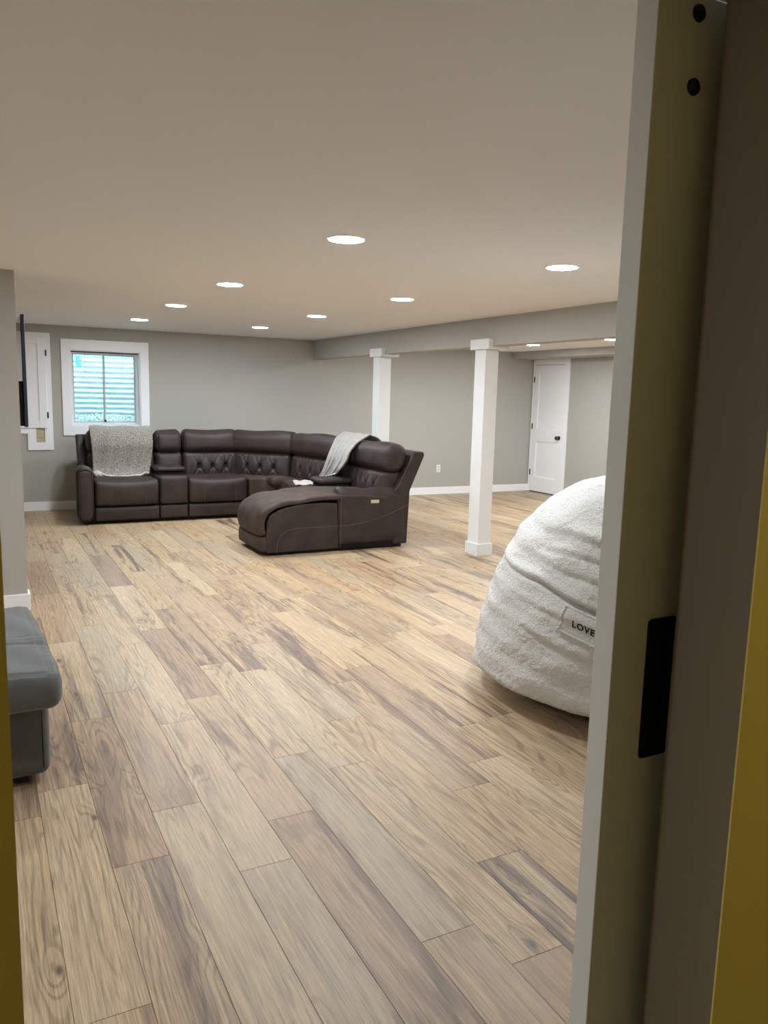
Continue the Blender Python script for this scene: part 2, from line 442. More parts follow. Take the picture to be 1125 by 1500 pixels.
# ---- white door in the right wall
door = MB()
DY0, DY1, DT = 9.285, 10.000, 1.99
def fl(x, y0, z0, y1, z1, x2): return ((x, y0, z0), (x2, y1, z1))
d = thing('door_1', (XR, 9.64, 0), 'white two-panel shaker door with dark knob in the right wall', 'door')
del d['category']; del d['label']; d['kind'] = 'structure'
mb = MB(); xf, xb = XR-.018, XR+.03
st = .105
mb = MB()
mb.box((xf, DY0, .012), (XR-.0005, DY0+st, DT)); mb.box((xf, DY1-st, .012), (XR-.0005, DY1, DT))
for za, zb in ((.012, .24), (.81, 1.0), (1.87, DT)): mb.box((xf, DY0+st, za), (XR-.0005, DY1-st, zb))
bevel_mod(mb.build('door_slab', M_DOORW, d), .002)
for za, zb in ((.24, .81), (1.0, 1.87)):
    MB().box((XR-.006, DY0+st-.001, za-.001), (XR-.0003, DY1-st+.001, zb+.001)).build('door_panel', M_DOORW, d)
    # thin raised moulding bead round the panel
    m2 = MB(); e = .012
    for a, b_ in (((DY0+st, za), (DY0+st+e, zb)), ((DY1-st-e, za), (DY1-st, zb)), ((DY0+st, za), (DY1-st, za+e)), ((DY0+st, zb-e), (DY1-st, zb))):
        m2.box((XR-.0125, a[0], a[1]), (XR-.0059, b_[0], b_[1]))
    m2.build('panel_bead', M_DOORW, d)
MB().box((XR-.010, DY0-.005, .0), (XR-.0004, DY1+.005, .0125)).build('door_gap_shade', M_MATTEBLACK, d)  # black strip stands in for the shade in the gap under the door
m2 = MB(); m2.cyl((XR-.0182, 9.347, .885), (-1, 0, 0), .032, .008); m2.cyl((XR-.0262, 9.347, .885), (-1, 0, 0), .012, .03)
o = m2.build('door_knob', M_NICKEL, d)
P, Fq = pad((XR-.092, 9.315, .853), (XR-.045, 9.379, .917), .032, (8, 8, 8)); obj('knob_ball', P, Fq, M_NICKEL, o, smooth=True)
for z in (1.77, 1.04, .31):
    MB().box((XR-.028, DY1-.006, z-.045), (XR-.0185, DY1+.012, z+.045), .002).build('hinge', M_BLACK, d)
# casing
mb = MB(); cw = .085
mb.box((XR-.024, DY0-.012-cw, 0), (XR, DY0-.006, DT+.012)); mb.box((XR-.024, DY1+.006, 0), (XR, YB-BT-.0005, DT+.012))
mb.box((XR-.025, DY0-.012-cw, DT+.008), (XR, YB-BT-.0005, 2.0765))
bevel_mod(mb.build('trim_2', M_TRIM, kind='structure'), .002)

# ---- window
win = thing('window_1', (1.44, YB, 1.45), '', ''); del win['label']; del win['category']; win['kind'] = 'structure'
mb = MB(); ox0, ox1, oz0, oz1 = .939, 1.945, .894, 2.030
yt = YB-.018
mb.box((ox0, yt, oz0), (WX0, YB, oz1)); mb.box((WX1, yt, oz0), (ox1, YB, oz1)); mb.box((WX0, yt, oz0), (WX1, YB, WZ0)); mb.box((WX0, yt, WZ1), (WX1, YB, oz1))
bevel_mod(mb.build('window_casing', M_TRIM, win), .002)
mb = MB(); t = .008; yw = YB+.19
mb.box((WX0, YB, WZ0), (WX0+t, yw, WZ1)); mb.box((WX1-t, YB, WZ0), (WX1, yw, WZ1)); mb.box((WX0, YB, WZ0), (WX1, yw, WZ0+t)); mb.box((WX0, YB, WZ1-t), (WX1, yw, WZ1))
mb.build('window_reveal', M_TRIM, win)
mb = MB(); fx0, fx1, fz0, fz1 = WX0+t, WX1-t, WZ0+t, WZ1-t; y0, y1 = YB+.115, YB+.185; e = .028
mb.box((fx0, y0, fz0), (fx0+e, y1, fz1)); mb.box((fx1-e, y0, fz0), (fx1, y1, fz1)); mb.box((fx0+e, y0, fz0), (fx1-e, y1, fz0+e)); mb.box((fx0+e, y0, fz1-e), (fx1-e, y1, fz1))
fr = bevel_mod(mb.build('window_frame', M_VINYL, win), .003)
mx_ = 1.437
for k, (a, b_) in enumerate(((fx0+e, mx_+.012), (mx_-.012, fx1-e))):
    yy = YB+.125+k*.028; s = .014
    m2 = MB(); za, zb = fz0+e, fz1-e
    m2.box((a, yy, za), (a+s, yy+.024, zb)); m2.box((b_-s, yy, za), (b_, yy+.024, zb)); m2.box((a+s, yy, za), (b_-s, yy+.024, za+s)); m2.box((a+s, yy, zb-s), (b_-s, yy+.024, zb))
    so = m2.build('sash', M_VINYLG, win)
    MB().box((a+s, yy+.009, za+s), (b_-s, yy+.013, zb-s)).build('pane', M_GLASS, so)
MB().box((mx_-.011, YB+.119, fz0+e), (mx_+.011, YB+.1245, fz1-e), .002).build('meeting_rail', M_VINYLG, win)
MB().box((mx_-.012, YB+.105, fz0+.034), (mx_+.012, YB+.119, fz0+.062), .003).build('sash_latch', M_NICKEL, win)
MB().box((fx0, YB+.085, fz1-.012), (fx1, YB+.1, fz1), .002).build('valance_shade_bar', M_BLACK, win)  # black bar draws the valance line together with the shadow at the head
for x in (1.215, 1.65):
    V, Fc = tube([(x, YB+.092, fz1-.01), (x+.003, YB+.092, fz1-.12), (x-.001, YB+.092, fz1-.25)], .0016, 6)
    obj('blind_cord', V, Fc, M_NICKEL, win)
# torn square sticker on the left pane
poly = [(1.112, 1.838), (1.160, 1.842), (1.166, 1.806), (1.196, 1.800), (1.198, 1.778), (1.176, 1.770), (1.178, 1.712), (1.118, 1.708), (1.118, 1.752), (1.104, 1.768), (1.118, 1.782)]
V, Fc = extr(poly, YB+.1315, YB+.1335, axis=1); fixn(obj('sticker', V, Fc, M_STICK, win))

# ---- window well outside (corrugated steel, gravel floor, open to the sky)
cxw, cyw, rw = 1.44, YB+.25, .60
V = []; Fc = []; nz, nt = 300, 40; amp = .009; pit = .066
za, zb = .70, 2.10
for i in range(nz+1):
    z = za+(zb-za)*i/nz; r_ = rw+amp*math.cos(2*math.pi*z/pit)
    for j in range(nt+1):
        a = math.pi*j/nt; V.append((cxw+r_*math.cos(a)*1.12, cyw+r_*math.sin(a), z))
for i in range(nz):
    for j in range(nt):
        a = i*(nt+1)+j; Fc.append((a, a+1, a+nt+2, a+nt+1))
well = obj('window_well', V, Fc, M_ZINC, origin=(cxw, cyw, za), smooth=True)
tag(well, 'corrugated galvanized steel window well seen through the basement window', 'window well')
sm = well.modifiers.new('solid', 'SOLIDIFY'); sm.thickness = .003
V = []; Fc = []
rg = random.Random(3); mb = MB()
bmt = bmesh.new(); bmesh.ops.create_icosphere(bmt, subdivisions=1, radius=1); bmt.verts.index_update()
iv = [v.co.copy() for v in bmt.verts]; ifc = [[v.index for v in f.verts] for f in bmt.faces]; bmt.free()
for k in range(700):
    a = rg.random()*math.pi; q = math.sqrt(rg.random())*(rw-.03)
    c = (cxw+q*math.cos(a)*1.1, cyw+.01+q*math.sin(a), 1.03+.14*q*math.sin(a)+rg.random()*.02); s = .012+.014*rg.random()
    rot = Matrix.Rotation(rg.random()*6, 3, Vector((rg.random(), rg.random(), .3)).normalized())
    mb.add([(Vector(c)+rot @ Vector((v.x*s, v.y*s*.8, v.z*s*.6)))[:] for v in iv], ifc)
g = mb.build('gravel', M_GRAVEL, kind='stuff'); tag(g, 'pale gravel at the bottom of the window well', 'gravel')
mb = MB()
V = [(cxw, cyw, 1.02)]+[(cxw+(rw)*math.cos(math.pi*j/20)*1.12, cyw+rw*math.sin(math.pi*j/20), 1.02+.14*rw*math.sin(math.pi*j/20)) for j in range(21)]
o = obj('ground', V, [(0, j+1, j+2) for j in range(20)], M_GRAVEL, kind='structure')
MB().box((WX0-.4, YB+.2501, .6), (WX1+.4, YB+.262, 1.0)).build('wall_foundation', M_CONC, kind='structure')

# ---- wrapped columns
def column(y0, label):
    yc = y0
    x0, x1 = 4.120, 4.262
    t = thing('column', ((x0+x1)/2, yc+.085, 0), label, 'column', 'wrapped support columns under the beam')
    bevel_mod(MB().box((x0, yc, 0), (x1, yc+.17, 1.8985)).build('shaft', M_COLUMN, t), .002)
    bevel_mod(MB().box((x0-.016, yc-.016, 0), (x1+.016, yc+.186, .112)).build('base', M_COLUMN, t), .002)
    m2 = MB(); m2.box((x0-.03, yc-.085, 1.899), (BX0-.001, yc+.21, 1.990)); m2.box((BX1+.001, yc-.085, 1.899), (BX1+.018, yc+.21, 1.990))
    m2.box((BX0-.001, yc-.085, 1.899), (BX1+.001, yc+.21, BZ-.0008))
    bevel_mod(m2.build('capital', M_COLUMN, t), .0015)
    return t
column(5.937, 'white square column with base block, nearer one beside the bean bag')
column(8.02, 'white square column rising behind the brown sofa, farther one')

# ---- ceiling lights
M_LED = emit('led_diffuser', (.89, .945, 1.0, 1), LED)
def ceiling_light(x, y, label, z=HC, vis=True):
    t = thing('ceiling_light', (x, y, z), label, 'ceiling light', 'recessed ceiling lights')
    m2 = MB(); m2.cyl((x, y, z), (0, 0, -1), .092, .004, 40, .090); m2.build('trim_ring', M_PLATE, t)
    m2 = MB(); m2.cyl((x, y, z-.0042), (0, 0, -1), .082, .0006, 40, .0815); m2.build('diffuser', M_LED, t)
for x, y, l in ((1.57, 3.43, 'round white ceiling light nearest the camera, largest in the picture'),
                (1.57, 5.29, 'round white ceiling light in the left row, second from the camera'),
                (1.57, 6.88, 'round white ceiling light in the left row, third from the camera'),
                (1.57, 8.53, 'round white ceiling light in front of the window, end of the left row'),
                (2.87, 3.45, 'round white ceiling light nearest the camera in the right row, beside the sliding door edge'),
                (2.87, 5.25, 'round white ceiling light in the right row, second from the camera'),
                (2.87, 6.90, 'round white ceiling light in the right row, third from the camera'),
                (2.87, 8.53, 'round white ceiling light at the far end of the right row, over the sofa corner'),
                (6.64, 8.48, 'round white ceiling light beyond the beam, in front of the white door'),
                (6.65, 7.03, 'round white ceiling light beyond the beam, at the sliding door edge'),
                (6.65, 5.2, 'round white ceiling light beyond the beam, hidden behind the sliding door'),  # this and the following lights are unseen, added to brighten the room
                (5.3, 3.4, 'round white ceiling light over the right part of the room, behind the sliding door'),
                (6.65, 2.2, 'round white ceiling light near the right front corner, behind the sliding door'),
                (5.3, 8.5, 'round white ceiling light behind the beam, by the back wall'),
                (5.3, 6.9, 'round white ceiling light behind the beam, above the floor past the columns'),
                (-1.3, 4.2, 'round white ceiling light in the left alcove, outside the picture'),
                (-1.3, 2.0, 'round white ceiling light in the left alcove nearer the doorway')):
    ceiling_light(x, y, l)
# unseen warm, dim lamp added at the right to light the hallway walls
ld = bpy.data.lights.new('hall_fill_lamp', 'POINT'); ld.energy = HALL; ld.color = (.97, .87, .56); ld.shadow_soft_size = .12
lo = bpy.data.objects.new('hall_fill_lamp', ld); lo.location = (2.0, .15, 1.9); COL.objects.link(lo)
tag(lo, 'warm hallway ceiling lamp behind the camera', 'lamp')

# ================================================================== SLIDING DOOR (foreground)
t = thing('sliding_door', (1.36, .92, 0), 'pale sliding barn door standing half open at the right, black flush pull', 'door')
dz1 = 2.064
bevel_mod(MB().box((.897, .900, .012), (1.85, .943, dz1)).build('door_slab', M_BARN, t), .0015)
for z in (2.037, 1.935):
    V = []
    m2 = MB(); m2.cyl((.978, .9, z), (0, -1, 0), .0125, .004, 24, .0115); m2.cyl((.978, .896, z), (0, -1, 0), .0115, .004, 24, .006)
    m2.build('bolt', M_MATTEBLACK, t)
# flush pull: rim, recessed cup
m2 = MB(); xa, xb, za, zb = .971, 1.036, .868, 1.112
V = []; Fc = []
def rr(x0, x1, z0, z1, r, y, n=6):
    P = []
    for cx, cz, a0 in ((x1-r, z1-r, 0), (x0+r, z1-r, 90), (x0+r, z0+r, 180), (x1-r, z0+r, 270)):
        for i in range(n+1):
            a = math.radians(a0+90*i/n); P.append((cx+r*math.cos(a), y, cz+r*math.sin(a)))
    return P
loops = [rr(xa, xb, za, zb, .008, .8998), rr(xa, xb, za, zb, .008, .8975), rr(xa+.013, xb-.013, za+.022, zb-.022, .018, .8975), rr(xa+.015, xb-.015, za+.024, zb-.024, .017, .8990)]
n = len(loops[0]); V = [p for l_ in loops for p in l_]
for k in range(3):
    for i in range(n): Fc.append((k*n+i, k*n+(i+1) % n, (k+1)*n+(i+1) % n, (k+1)*n+i))
Fc.append(tuple(range(3*n, 4*n)))
pl_ = fixn(obj('flush_pull', V, Fc, M_BLACK, t, smooth=False))
for z in (za+.011, zb-.011):
    MB().cyl(((xa+xb)/2, .8976, z), (0, -1, 0), .004, .0012, 12).build('screw', M_BLACK, pl_)
t = thing('door_rail', (1.4, .92, 2.10), 'black rail and hangers that carry the sliding door, above the doorway', 'rail')
MB().box((.1, .955, 2.105), (2.3, .962, 2.145), .001).build('track', M_BLACK, t)
for x in (.978, 1.77):
    MB().box((x-.02, .945, 1.90), (x+.02, .951, 2.13), .001).build('hanger_strap', M_BLACK, t)
    MB().cyl((x, .951, 2.158), (0, 1, 0), .016, .014, 24).build('wheel', M_BLACK, t)

# ================================================================== SECTIONAL SOFA
sofa = thing('sectional_sofa', (2.6, 8.6, 0), 'dark brown leather reclining sectional sofa with tufted backs and chaise, by the window', 'sofa')
FL = Frame((0, 8.79), (1, 0)); FR = Frame((2.97, 7.28), (0, -1))
FB3 = Frame((2.37, 9.006), (.696, -.718)); FB4 = Frame((2.806, 8.712), (.208, -.978))
def part(name, fr_, PF, m=M_LEATHER, parent=None, **k):
    P, Fc = PF; return obj(name, fr_(P), Fc, m, parent or sofa, smooth=True, **k)
def gauss(x, s): return np.exp(-(x/s)**2)
def lean(P, k=.10, w0=.40):
    P = P.copy(); P[:,1] += (P[:,2]-w0)*k; return P
def lumbar(u0, u1, tuft=True, seed=0, flip=False):
    cs = [(u0+u1)/2+d_*(u1-u0)*.235 for d_ in (-1, 0, 1)] if tuft else []
    def fn(P, T):
        front = np.clip(-T[:,1], 0, 1)
        P = P.copy(); dv = np.zeros(len(P))
        for c in cs:
            du = P[:,0]-c; dw = P[:,2]-.575
            dv += .034*np.exp(-(du/.026)**2-(dw/.030)**2)
            # diagonal pleats radiating from the button (an X)
            for sg in (-1, 1):
                dv += .015*np.exp(-((du-sg*dw*.62)/.011)**2)*np.exp(-(dw/.12)**2)
            dv += .012*np.exp(-(du/.010)**2)*np.exp(-(dw/.14)**2)
            dv -= .010*np.exp(-((np.abs(du)-.055)/.04)**2)*np.exp(-(dw/.09)**2)
        P[:,1] += dv*front
        return lean(P)
    return pad((u0, .485, .415), (u1, .70, .745), .055, (110 if tuft else 16, 6, 54 if tuft else 12), (0, .035, 0), fn)
def headrest(u0, u1, seed=0):
    def fn(P, T):
        P = P.copy()
        P[:,2] += .008*np.sin(P[:,0]*9+seed)*np.clip(T[:,2], 0, 1)
        for sg in (-1, 1):      # small sewn gathers at the ends
            P[:,1] += .008*np.exp(-((T[:,0]-sg*.86)/.05)**2)*np.clip(-T[:,1], 0, 1)
        return lean(P)
    return pad((u0, .455, .728), (u1, .705, 1.0), (.065, .10, .095), (26, 12, 14), (0, .018, .004), fn)
def seam_v(fr_, u, parent):   # vertical stitched seam on a seat front
    P = [(u, .010-.004, z) for z in (.20, .26, .32, .38)]+[(u, .016, .415), (u, .035, .452), (u, .06, .473)]
    V, Fc = tube(fr_(P).tolist(), .0022, 5); obj('seam', V, Fc, M_STITCH, parent)
def seat(fr_, u0, u1, stitched=True, m=M_LEATHER):
    def fn(P, T):
        P = P.copy(); P[:,1] += -.012*np.clip(-T[:,1], 0, 1)*(1-T[:,0]**2)
        P[:,2] += (.008-.022*(1-T[:,0]**2))*np.clip(T[:,2], 0, 1)*np.clip(-T[:,1]*2, 0, 1)
        P[:,2] += .010*np.clip(T[:,2], 0, 1)*(1-T[:,0]**4)*(np.abs(T[:,1]) < .6)
        return P
    s = part('seat_cushion', fr_, pad((u0+.003, 0, .196), (u1-.003, .56, .478), (.03, .055, .055), (22, 12, 10), (0, .012, .004), fn), m)
    part('footrest_panel', fr_, pad((u0+.003, .008, .040), (u1-.003, .09, .186), .02, (16, 4, 6), (0, .006, 0)), m)
    if stitched:
        for q in (.25, .78): 
            P = [(u0+(u1-u0)*q, -.0195+.002*(1-q), z) for z in np.linspace(.205, .40, 8)]
            V, Fc = tube(fr_(P).tolist(), .0016, 5); obj('seam', V, Fc, M_STITCH, s)
    return s
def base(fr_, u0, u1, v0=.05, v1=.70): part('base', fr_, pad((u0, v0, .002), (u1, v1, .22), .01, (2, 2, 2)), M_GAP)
def rear(fr_, u0, u1, name='back_frame'):
    poly = [(.60, .03), (.755, .03), (.775, .55), (.93, .895), (.915, .93), (.82, .935), (.66, .60), (.60, .56)]
    V, Fc = extr(poly, u0, u1, 0)
    o = obj(name, fr_(V), Fc, M_LEATHER, sofa); fixn(o); bevel_mod(o, .014, 3); return o
def tbutton(fr_, u0, u1, parent, U0=None, U1=None):
    Pm, _ = lumbar(u0, u1); Pm = Pm[Pm[:,1] < .60]
    def snap(u, w_):
        k = np.argmin((Pm[:,0]-u)**2+(Pm[:,2]-w_)**2); return (u, Pm[k,1]-.0015, w_)
    for d_ in (-1, 0, 1):
        c = (u0+u1)/2+d_*(u1-u0)*.235
        for sg in (-1, 1):
            for up in (-1, 1):
                Q = [snap(c+sg*q*.062, .575+up*q*.115) for q in np.linspace(.25, 1, 6)]
                V, Fc = tube(fr_(Q).tolist(), .0014, 4); obj('pleat_stitch', V, Fc, M_STITCH, parent)
        P, Fc = pad((c-.009, .500, .568), (c+.009, .514, .586), .007, (4, 4, 4)); obj('tuft_button', fr_(P), Fc, M_LEATHER, parent, smooth=True)
def console(fr_, u0, u1, with_back=True):
    part('console_body', fr_, pad((u0+.004, .004, .196), (u1-.004, .60, .512), (.02, .03, .03), (8, 10, 8), (0, .004, .002)))
    part('console_panel', fr_, pad((u0+.004, .012, .040), (u1-.004, .09, .186), .018, (8, 4, 6)))
    part('console_tray', fr_, pad((u0+.012, .17, .505), (u1-.012, .46, .545), .012, (8, 8, 3)), M_GAP)
    part('console_lid', fr_, pad((u0+.001, .14, .545), (u1-.001, .50, .602), .026, (10, 12, 5), (0, .006, .006)))
    if with_back:
        part('backrest', fr_, lumbar(u0+.003, u1-.003, False)); part('headrest', fr_, headrest(u0+.003, u1-.003))

def wing(fr_, u0, u1):
    poly = [(.60, .03), (.755, .03), (.775, .55), (.93, .895), (.915, .93), (.81, .935), (.64, .60), (.60, .56)]
    V, Fc = extr(poly, u0, u1, 0); o = obj('back_wing', fr_(V), Fc, M_LEATHER, sofa); fixn(o); bevel_mod(o, .016, 3)
    P = [(v, z) for v, z in ((.662, .62), (.72, .74), (.80, .90))]
    return o
def arm(fr_, u0, u1, taper=0.0, top=.61, dip=.0, uin=1):
    """rounded arm, outer side at the end away from the seat"""
    def fn(P, T):
        P = P.copy(); v = P[:,1]
        up = np.clip((P[:,2]-.3)/.3, 0, 1)
        P[:,2] += up*(.016*np.exp(-((v-.04)/.09)**2)-dip*np.exp(-((v-.30)/.14)**2)-.02*np.clip((v-.5)/.2, 0, 1))
        if taper:
            P[:,0] += taper*np.clip(v/.7, 0, 1)*(T[:,0]*uin < 0)*1.0
        # rolled outside: bows outward near the top
        return P
    return part('armrest', fr_, pad((u0, 0, .03), (u1, .745, top), (.084, .035, .088), (14, 22, 18), (.004, 0, .006), fn))
# left branch ---------------------------------------------------
A0, A1 = .928, 1.108
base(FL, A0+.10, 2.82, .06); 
a = arm(FL, A0, A1, taper=.07, top=.625)
# piping around the arm front
P = []
for th in np.linspace(0, math.pi, 15): P.append(((A0+A1)/2+.005-.070*math.cos(th), -.004, .545+.062*math.sin(th)))
P = [(P[0][0], -.004, z) for z in (.05, .2, .4)]+P+[(P[-1][0], -.004, z) for z in (.4, .2, .05)]
V, Fc = tube(FL(P).tolist(), .0035, 6); obj('piping', V, Fc, M_LEATHER_WORN, a, smooth=True)
part('arm_front_panel', FL, pad((A0+.016, -.010, .05), (A1-.010, .01, .600), (.068, .006, .070), (8, 2, 12), (0, .004, 0)), parent=a)
rear(FL, 1.06, 2.86)
wing(FL, 1.030, 1.105)
lm = part('backrest', FL, lumbar(1.118, 1.850)); tbutton(FL, 1.118, 1.845, lm)
part('headrest', FL, headrest(1.110, 1.850))
seat(FL, 1.110, 1.798)
console(FL, 1.800, 2.120, False)
part('backrest', FL, lumbar(1.862, 2.176, False)); part('headrest', FL, headrest(1.860, 2.174))
# the console back is wider than its body
seat(FL, 2.122, 2.820)
# fix the console back position: shifted right like in the photo
lm = part('backrest', FL, lumbar(2.185, 2.872)); tbutton(FL, 2.185, 2.872, lm)
part('headrest', FL, headrest(2.186, 2.868, 1))
# wedge corner --------------------------------------------------
poly = [(2.83, 8.80), (3.02, 8.77), (3.10, 8.60), (3.04, 7.66), (3.74, 7.62), (3.74, 9.45), (2.83, 9.50)]
def prism(poly, z0, z1): 
    n = len(poly); V = [(x, y, z) for z in (z0, z1) for x, y in poly]
    return V, [(i, (i+1) % n, n+(i+1) % n, n+i) for i in range(n)]+[tuple(range(n))[::-1], tuple(range(n, 2*n))]
def inset(poly, d_):
    c = np.mean(poly, axis=0); return [tuple(np.array(p)+(c-np.array(p))/np.linalg.norm(c-np.array(p))*d_) for p in poly]
wp = [(2.83, 8.79), (2.98, 8.775), (3.10, 8.68), (3.14, 8.50), (3.02, 7.65), (3.70, 7.63), (3.62, 8.95), (3.02, 9.42), (2.83, 9.45)]
o = obj('seat_cushion', *prism(wp, .20, .475), M_LEATHER_WORN, sofa); fixn(o); bevel_mod(o, .035, 4)
o = obj('base_panel', *prism(inset(wp, .01), .035, .188), M_LEATHER, sofa); fixn(o); bevel_mod(o, .015, 3)
# leather gusset where the two seat fronts meet
P, Fc = pad((3.02, 8.52, .40), (3.26, 8.80, .492), .04, (10, 10, 4), (0, 0, .01)); obj('seat_gusset', P, Fc, M_LEATHER_WORN, sofa, smooth=True)
lm = part('backrest', FB3, lumbar(.075, .835)); tbutton(FB3, .075, .835, lm)
part('headrest', FB3, headrest(.014, .872, 2))
lm = part('backrest', FB4, lumbar(.075, 1.0)); tbutton(FB4, .075, 1.0, lm)
part('headrest', FB4, headrest(.030, 1.06, 3))
rear(FB3, -.02, .93); rear(FB4, -.05, 1.10)
# right branch: console, chaise ---------------------------------
console(FR, -.34, -.02)
rear(FR, -.42, .66)
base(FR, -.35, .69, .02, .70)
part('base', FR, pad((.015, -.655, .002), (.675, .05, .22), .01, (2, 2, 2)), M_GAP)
lm = part('backrest', FR, lumbar(.0, .625)); tbutton(FR, .0, .625, lm)
part('headrest', FR, headrest(-.02, .675, 4))
wing(FR, .626, .70)
a2 = arm(FR, .535, .702, top=.592, dip=.018)
for zz, pts in ((0, [(.0, .245), (.12, .247), (.26, .262), (.42, .295), (.58, .345), (.745, .415)]),):
    P = [(.7045, v, w_) for v, w_ in pts]; V, Fc = tube(FR(P).tolist(), .0022, 5); obj('seam', V, Fc, M_STITCH, a2)
V, Fc = tube(FR([(.7045, .035, z) for z in (.04, .2, .4, .55)]).tolist(), .0018, 5); obj('seam', V, Fc, M_STITCH, a2)
# switch plate on the arm side
P, Fc = pad((.7035, .345, .445), (.710, .432, .478), .003, (4, 2, 3)); sw = obj('control_plate', FR(P), Fc, M_BEIGE, a2, label='small cream power control plate')
for k in range(3):
    P, Fc = pad((.709, .365+k*.02, .456), (.7125, .378+k*.02, .466), .001, (1, 1, 1)); 
    sw.data.materials
# chaise: side body
pts = [(-.69, .03), (-.695, .20), (-.68, .33), (-.655, .378), (-.58, .415), (-.50, .440), (-.40, .458), (-.30, .466), (-.15, .468), (0, .458), (.02, .03)]
V, Fc = extr(pts, .655, .700, 0); o = obj('chaise_side', FR(V), Fc, M_LEATHER, sofa); fixn(o); bevel_mod(o, .010, 3)
sp = [(-.60, .03), (-.595, .10), (-.575, .165), (-.535, .21), (-.48, .235), (-.40, .245), (-.2, .245), (-.005, .245)]
V, Fc = tube(FR([(.7015, v, w_) for v, w_ in sp]).tolist(), .0022, 5); obj('seam', V, Fc, M_STITCH, o)
V, Fc = extr(pts, .010, .055, 0); o = obj('chaise_side', FR(V), Fc, M_LEATHER, sofa); fixn(o); bevel_mod(o, .010, 3)
# chaise pad: lofted along a path from the low front up and back
path = [(-.715, .200), (-.730, .245), (-.732, .300), (-.718, .360), (-.680, .412), (-.62, .448), (-.54, .472), (-.45, .486), (-.41, .480), (-.36, .492), (-.25, .507), (-.10, .515), (.08, .512), (.25, .505), (.52, .49)]
def resample(P, n):
    P = np.array(P, float); d_ = np.r_[0, np.cumsum(np.linalg.norm(np.diff(P, axis=0), axis=1))]; t_ = np.linspace(0, d_[-1], n)
    return np.stack([np.interp(t_, d_, P[:,i]) for i in range(P.shape[1])], -1)
def smooth1(P, k=3):
    P = P.copy()
    for _ in range(k): P[1:-1] = (P[:-2]+2*P[1:-1]+P[2:])/4
    return P
def loft(path, u0, u1, th, crown, nu=26, ns=60, extra=None):
    C = smooth1(resample(path, ns), 2); T_ = np.gradient(C, axis=0); T_ /= np.linalg.norm(T_, axis=1, keepdims=True)
    Nn = np.stack([-T_[:,1], T_[:,0]], -1)   # outward = left of travel
    V = []; ring = []
    for i in range(nu+1):
        a = math.pi*(1-i/nu); ring.append((math.copysign(abs(math.cos(a))**.28, math.cos(a)), math.sin(a)**.45))
    for i in range(1, nu):
        a = math.pi*i/nu; ring.append((math.copysign(abs(math.cos(a))**.28, math.cos(a)), -math.sin(a)**.45))
    m_ = len(ring)
    for s in range(ns):
        f = s/(ns-1)
        for (ru, rn) in ring:
            u = (u0+u1)/2+ru*(u1-u0)/2; q = th/2*rn
            if rn >= 0: q += crown*(1-ru**2)
            if extra and rn >= 0: q += extra(ru, f)
            V.append((u, C[s,0]+Nn[s,0]*q, C[s,1]+Nn[s,1]*q))
    Fc = [(s*m_+k, s*m_+(k+1) % m_, (s+1)*m_+(k+1) % m_, (s+1)*m_+k) for s in range(ns-1) for k in range(m_)]
    Fc += [tuple(range(m_))[::-1], tuple(range((ns-1)*m_, ns*m_))]
    return np.array(V), Fc
def chx(ru, f):
    return -.010*math.exp(-((f-.40)/.012)**2)+(-.004*math.exp(-((abs(ru)-.82)/.05)**2)) + .003*math.sin(f*40+ru*3)*math.exp(-((f-.2)/.2)**2)
V, Fc = loft(path, .002, .706, .060, .016, extra=chx)
V[:,1] += 0
cp = obj('chaise_pad', FR(V), Fc, M_LEATHER_WORN, sofa, smooth=True); fixn(cp)
# stitched curve across the chaise pad
P = []
for q in np.linspace(-1, 1, 21):
    P.append((.354+q*.315, -.62-.065*math.sqrt(max(0, 1-q*q*.96)), .475-.032*(1-abs(q))**.0*(1 if abs(q) < .9 else .9)+(.03 if abs(q) > .98 else 0)))
core = smooth1(resample(path, 60), 2)
def pad_top(v):  # height of the pad crown at depth v (upper branch)
    k = np.argmin(np.abs(core[:,0]-v)+np.where(core[:,1] < .40, 9, 0)); return core[k,1]
P = [(.354+q*.300, -.60-.07*math.sqrt(max(0, 1-q*q)), pad_top(-.60-.07*math.sqrt(max(0, 1-q*q)))+.030+.014*(1-q*q)) for q in np.linspace(-1, 1, 25)]
V, Fc = tube(FR(P).tolist(), .0026, 5); obj('seam', V, Fc, M_STITCH, cp)
part('chaise_front_strip', FR, pad((.008, -.745, .035), (.692, -.56, .186), (.03, .035, .03), (16, 8, 6), (0, .004, 0)), M_LEATHER_WORN)

# ================================================================== THROWS
def cloth(name, grid, m, origin, th=.010, label='', group=None):
    """grid [s][t] of world points"""
    G = np.array(grid, float); a, b_ = G.shape[:2]
    Fc = [(i*b_+j, i*b_+j+1, (i+1)*b_+j+1, (i+1)*b_+j) for i in range(a-1) for j in range(b_-1)]
    o = obj(name, G.reshape(-1, 3), Fc, m, origin=origin, smooth=True)
    s = o.modifiers.new('solid', 'SOLIDIFY'); s.thickness = th; s.offset = 0
    return o
prof = smooth1(resample([(.965, .78), (.955, .93), (.87, .995), (.79, 1.03), (.70, 1.034), (.60, 1.022), (.52, .985), (.475, .91), (.455, .83), (.462, .75), (.462, .66), (.452, .58), (.42, .515), (.36, .497)], 70), 1)
G = []
for i, (v, z) in enumerate(prof):
    row = []; f = i/69
    for j in range(50):
        t_ = j/49; x = (1.175+(-.035*f))*(1-t_)+(1.858-.095*max(0, f-.35)/.65*1.0)*t_
        w_ = .007*math.sin(t_*9+f*4)*math.sin(f*3)+.005*math.sin(t_*23+1+f*5)
        row.append((x+.012*math.sin(f*9+t_), 8.79+v-abs(w_)*1.2+.0, z+.004*math.sin(t_*14)))
    G.append(row)
th1 = cloth('throw_blanket', G, M_THROW, (1.5, 9.3, .5), .012)
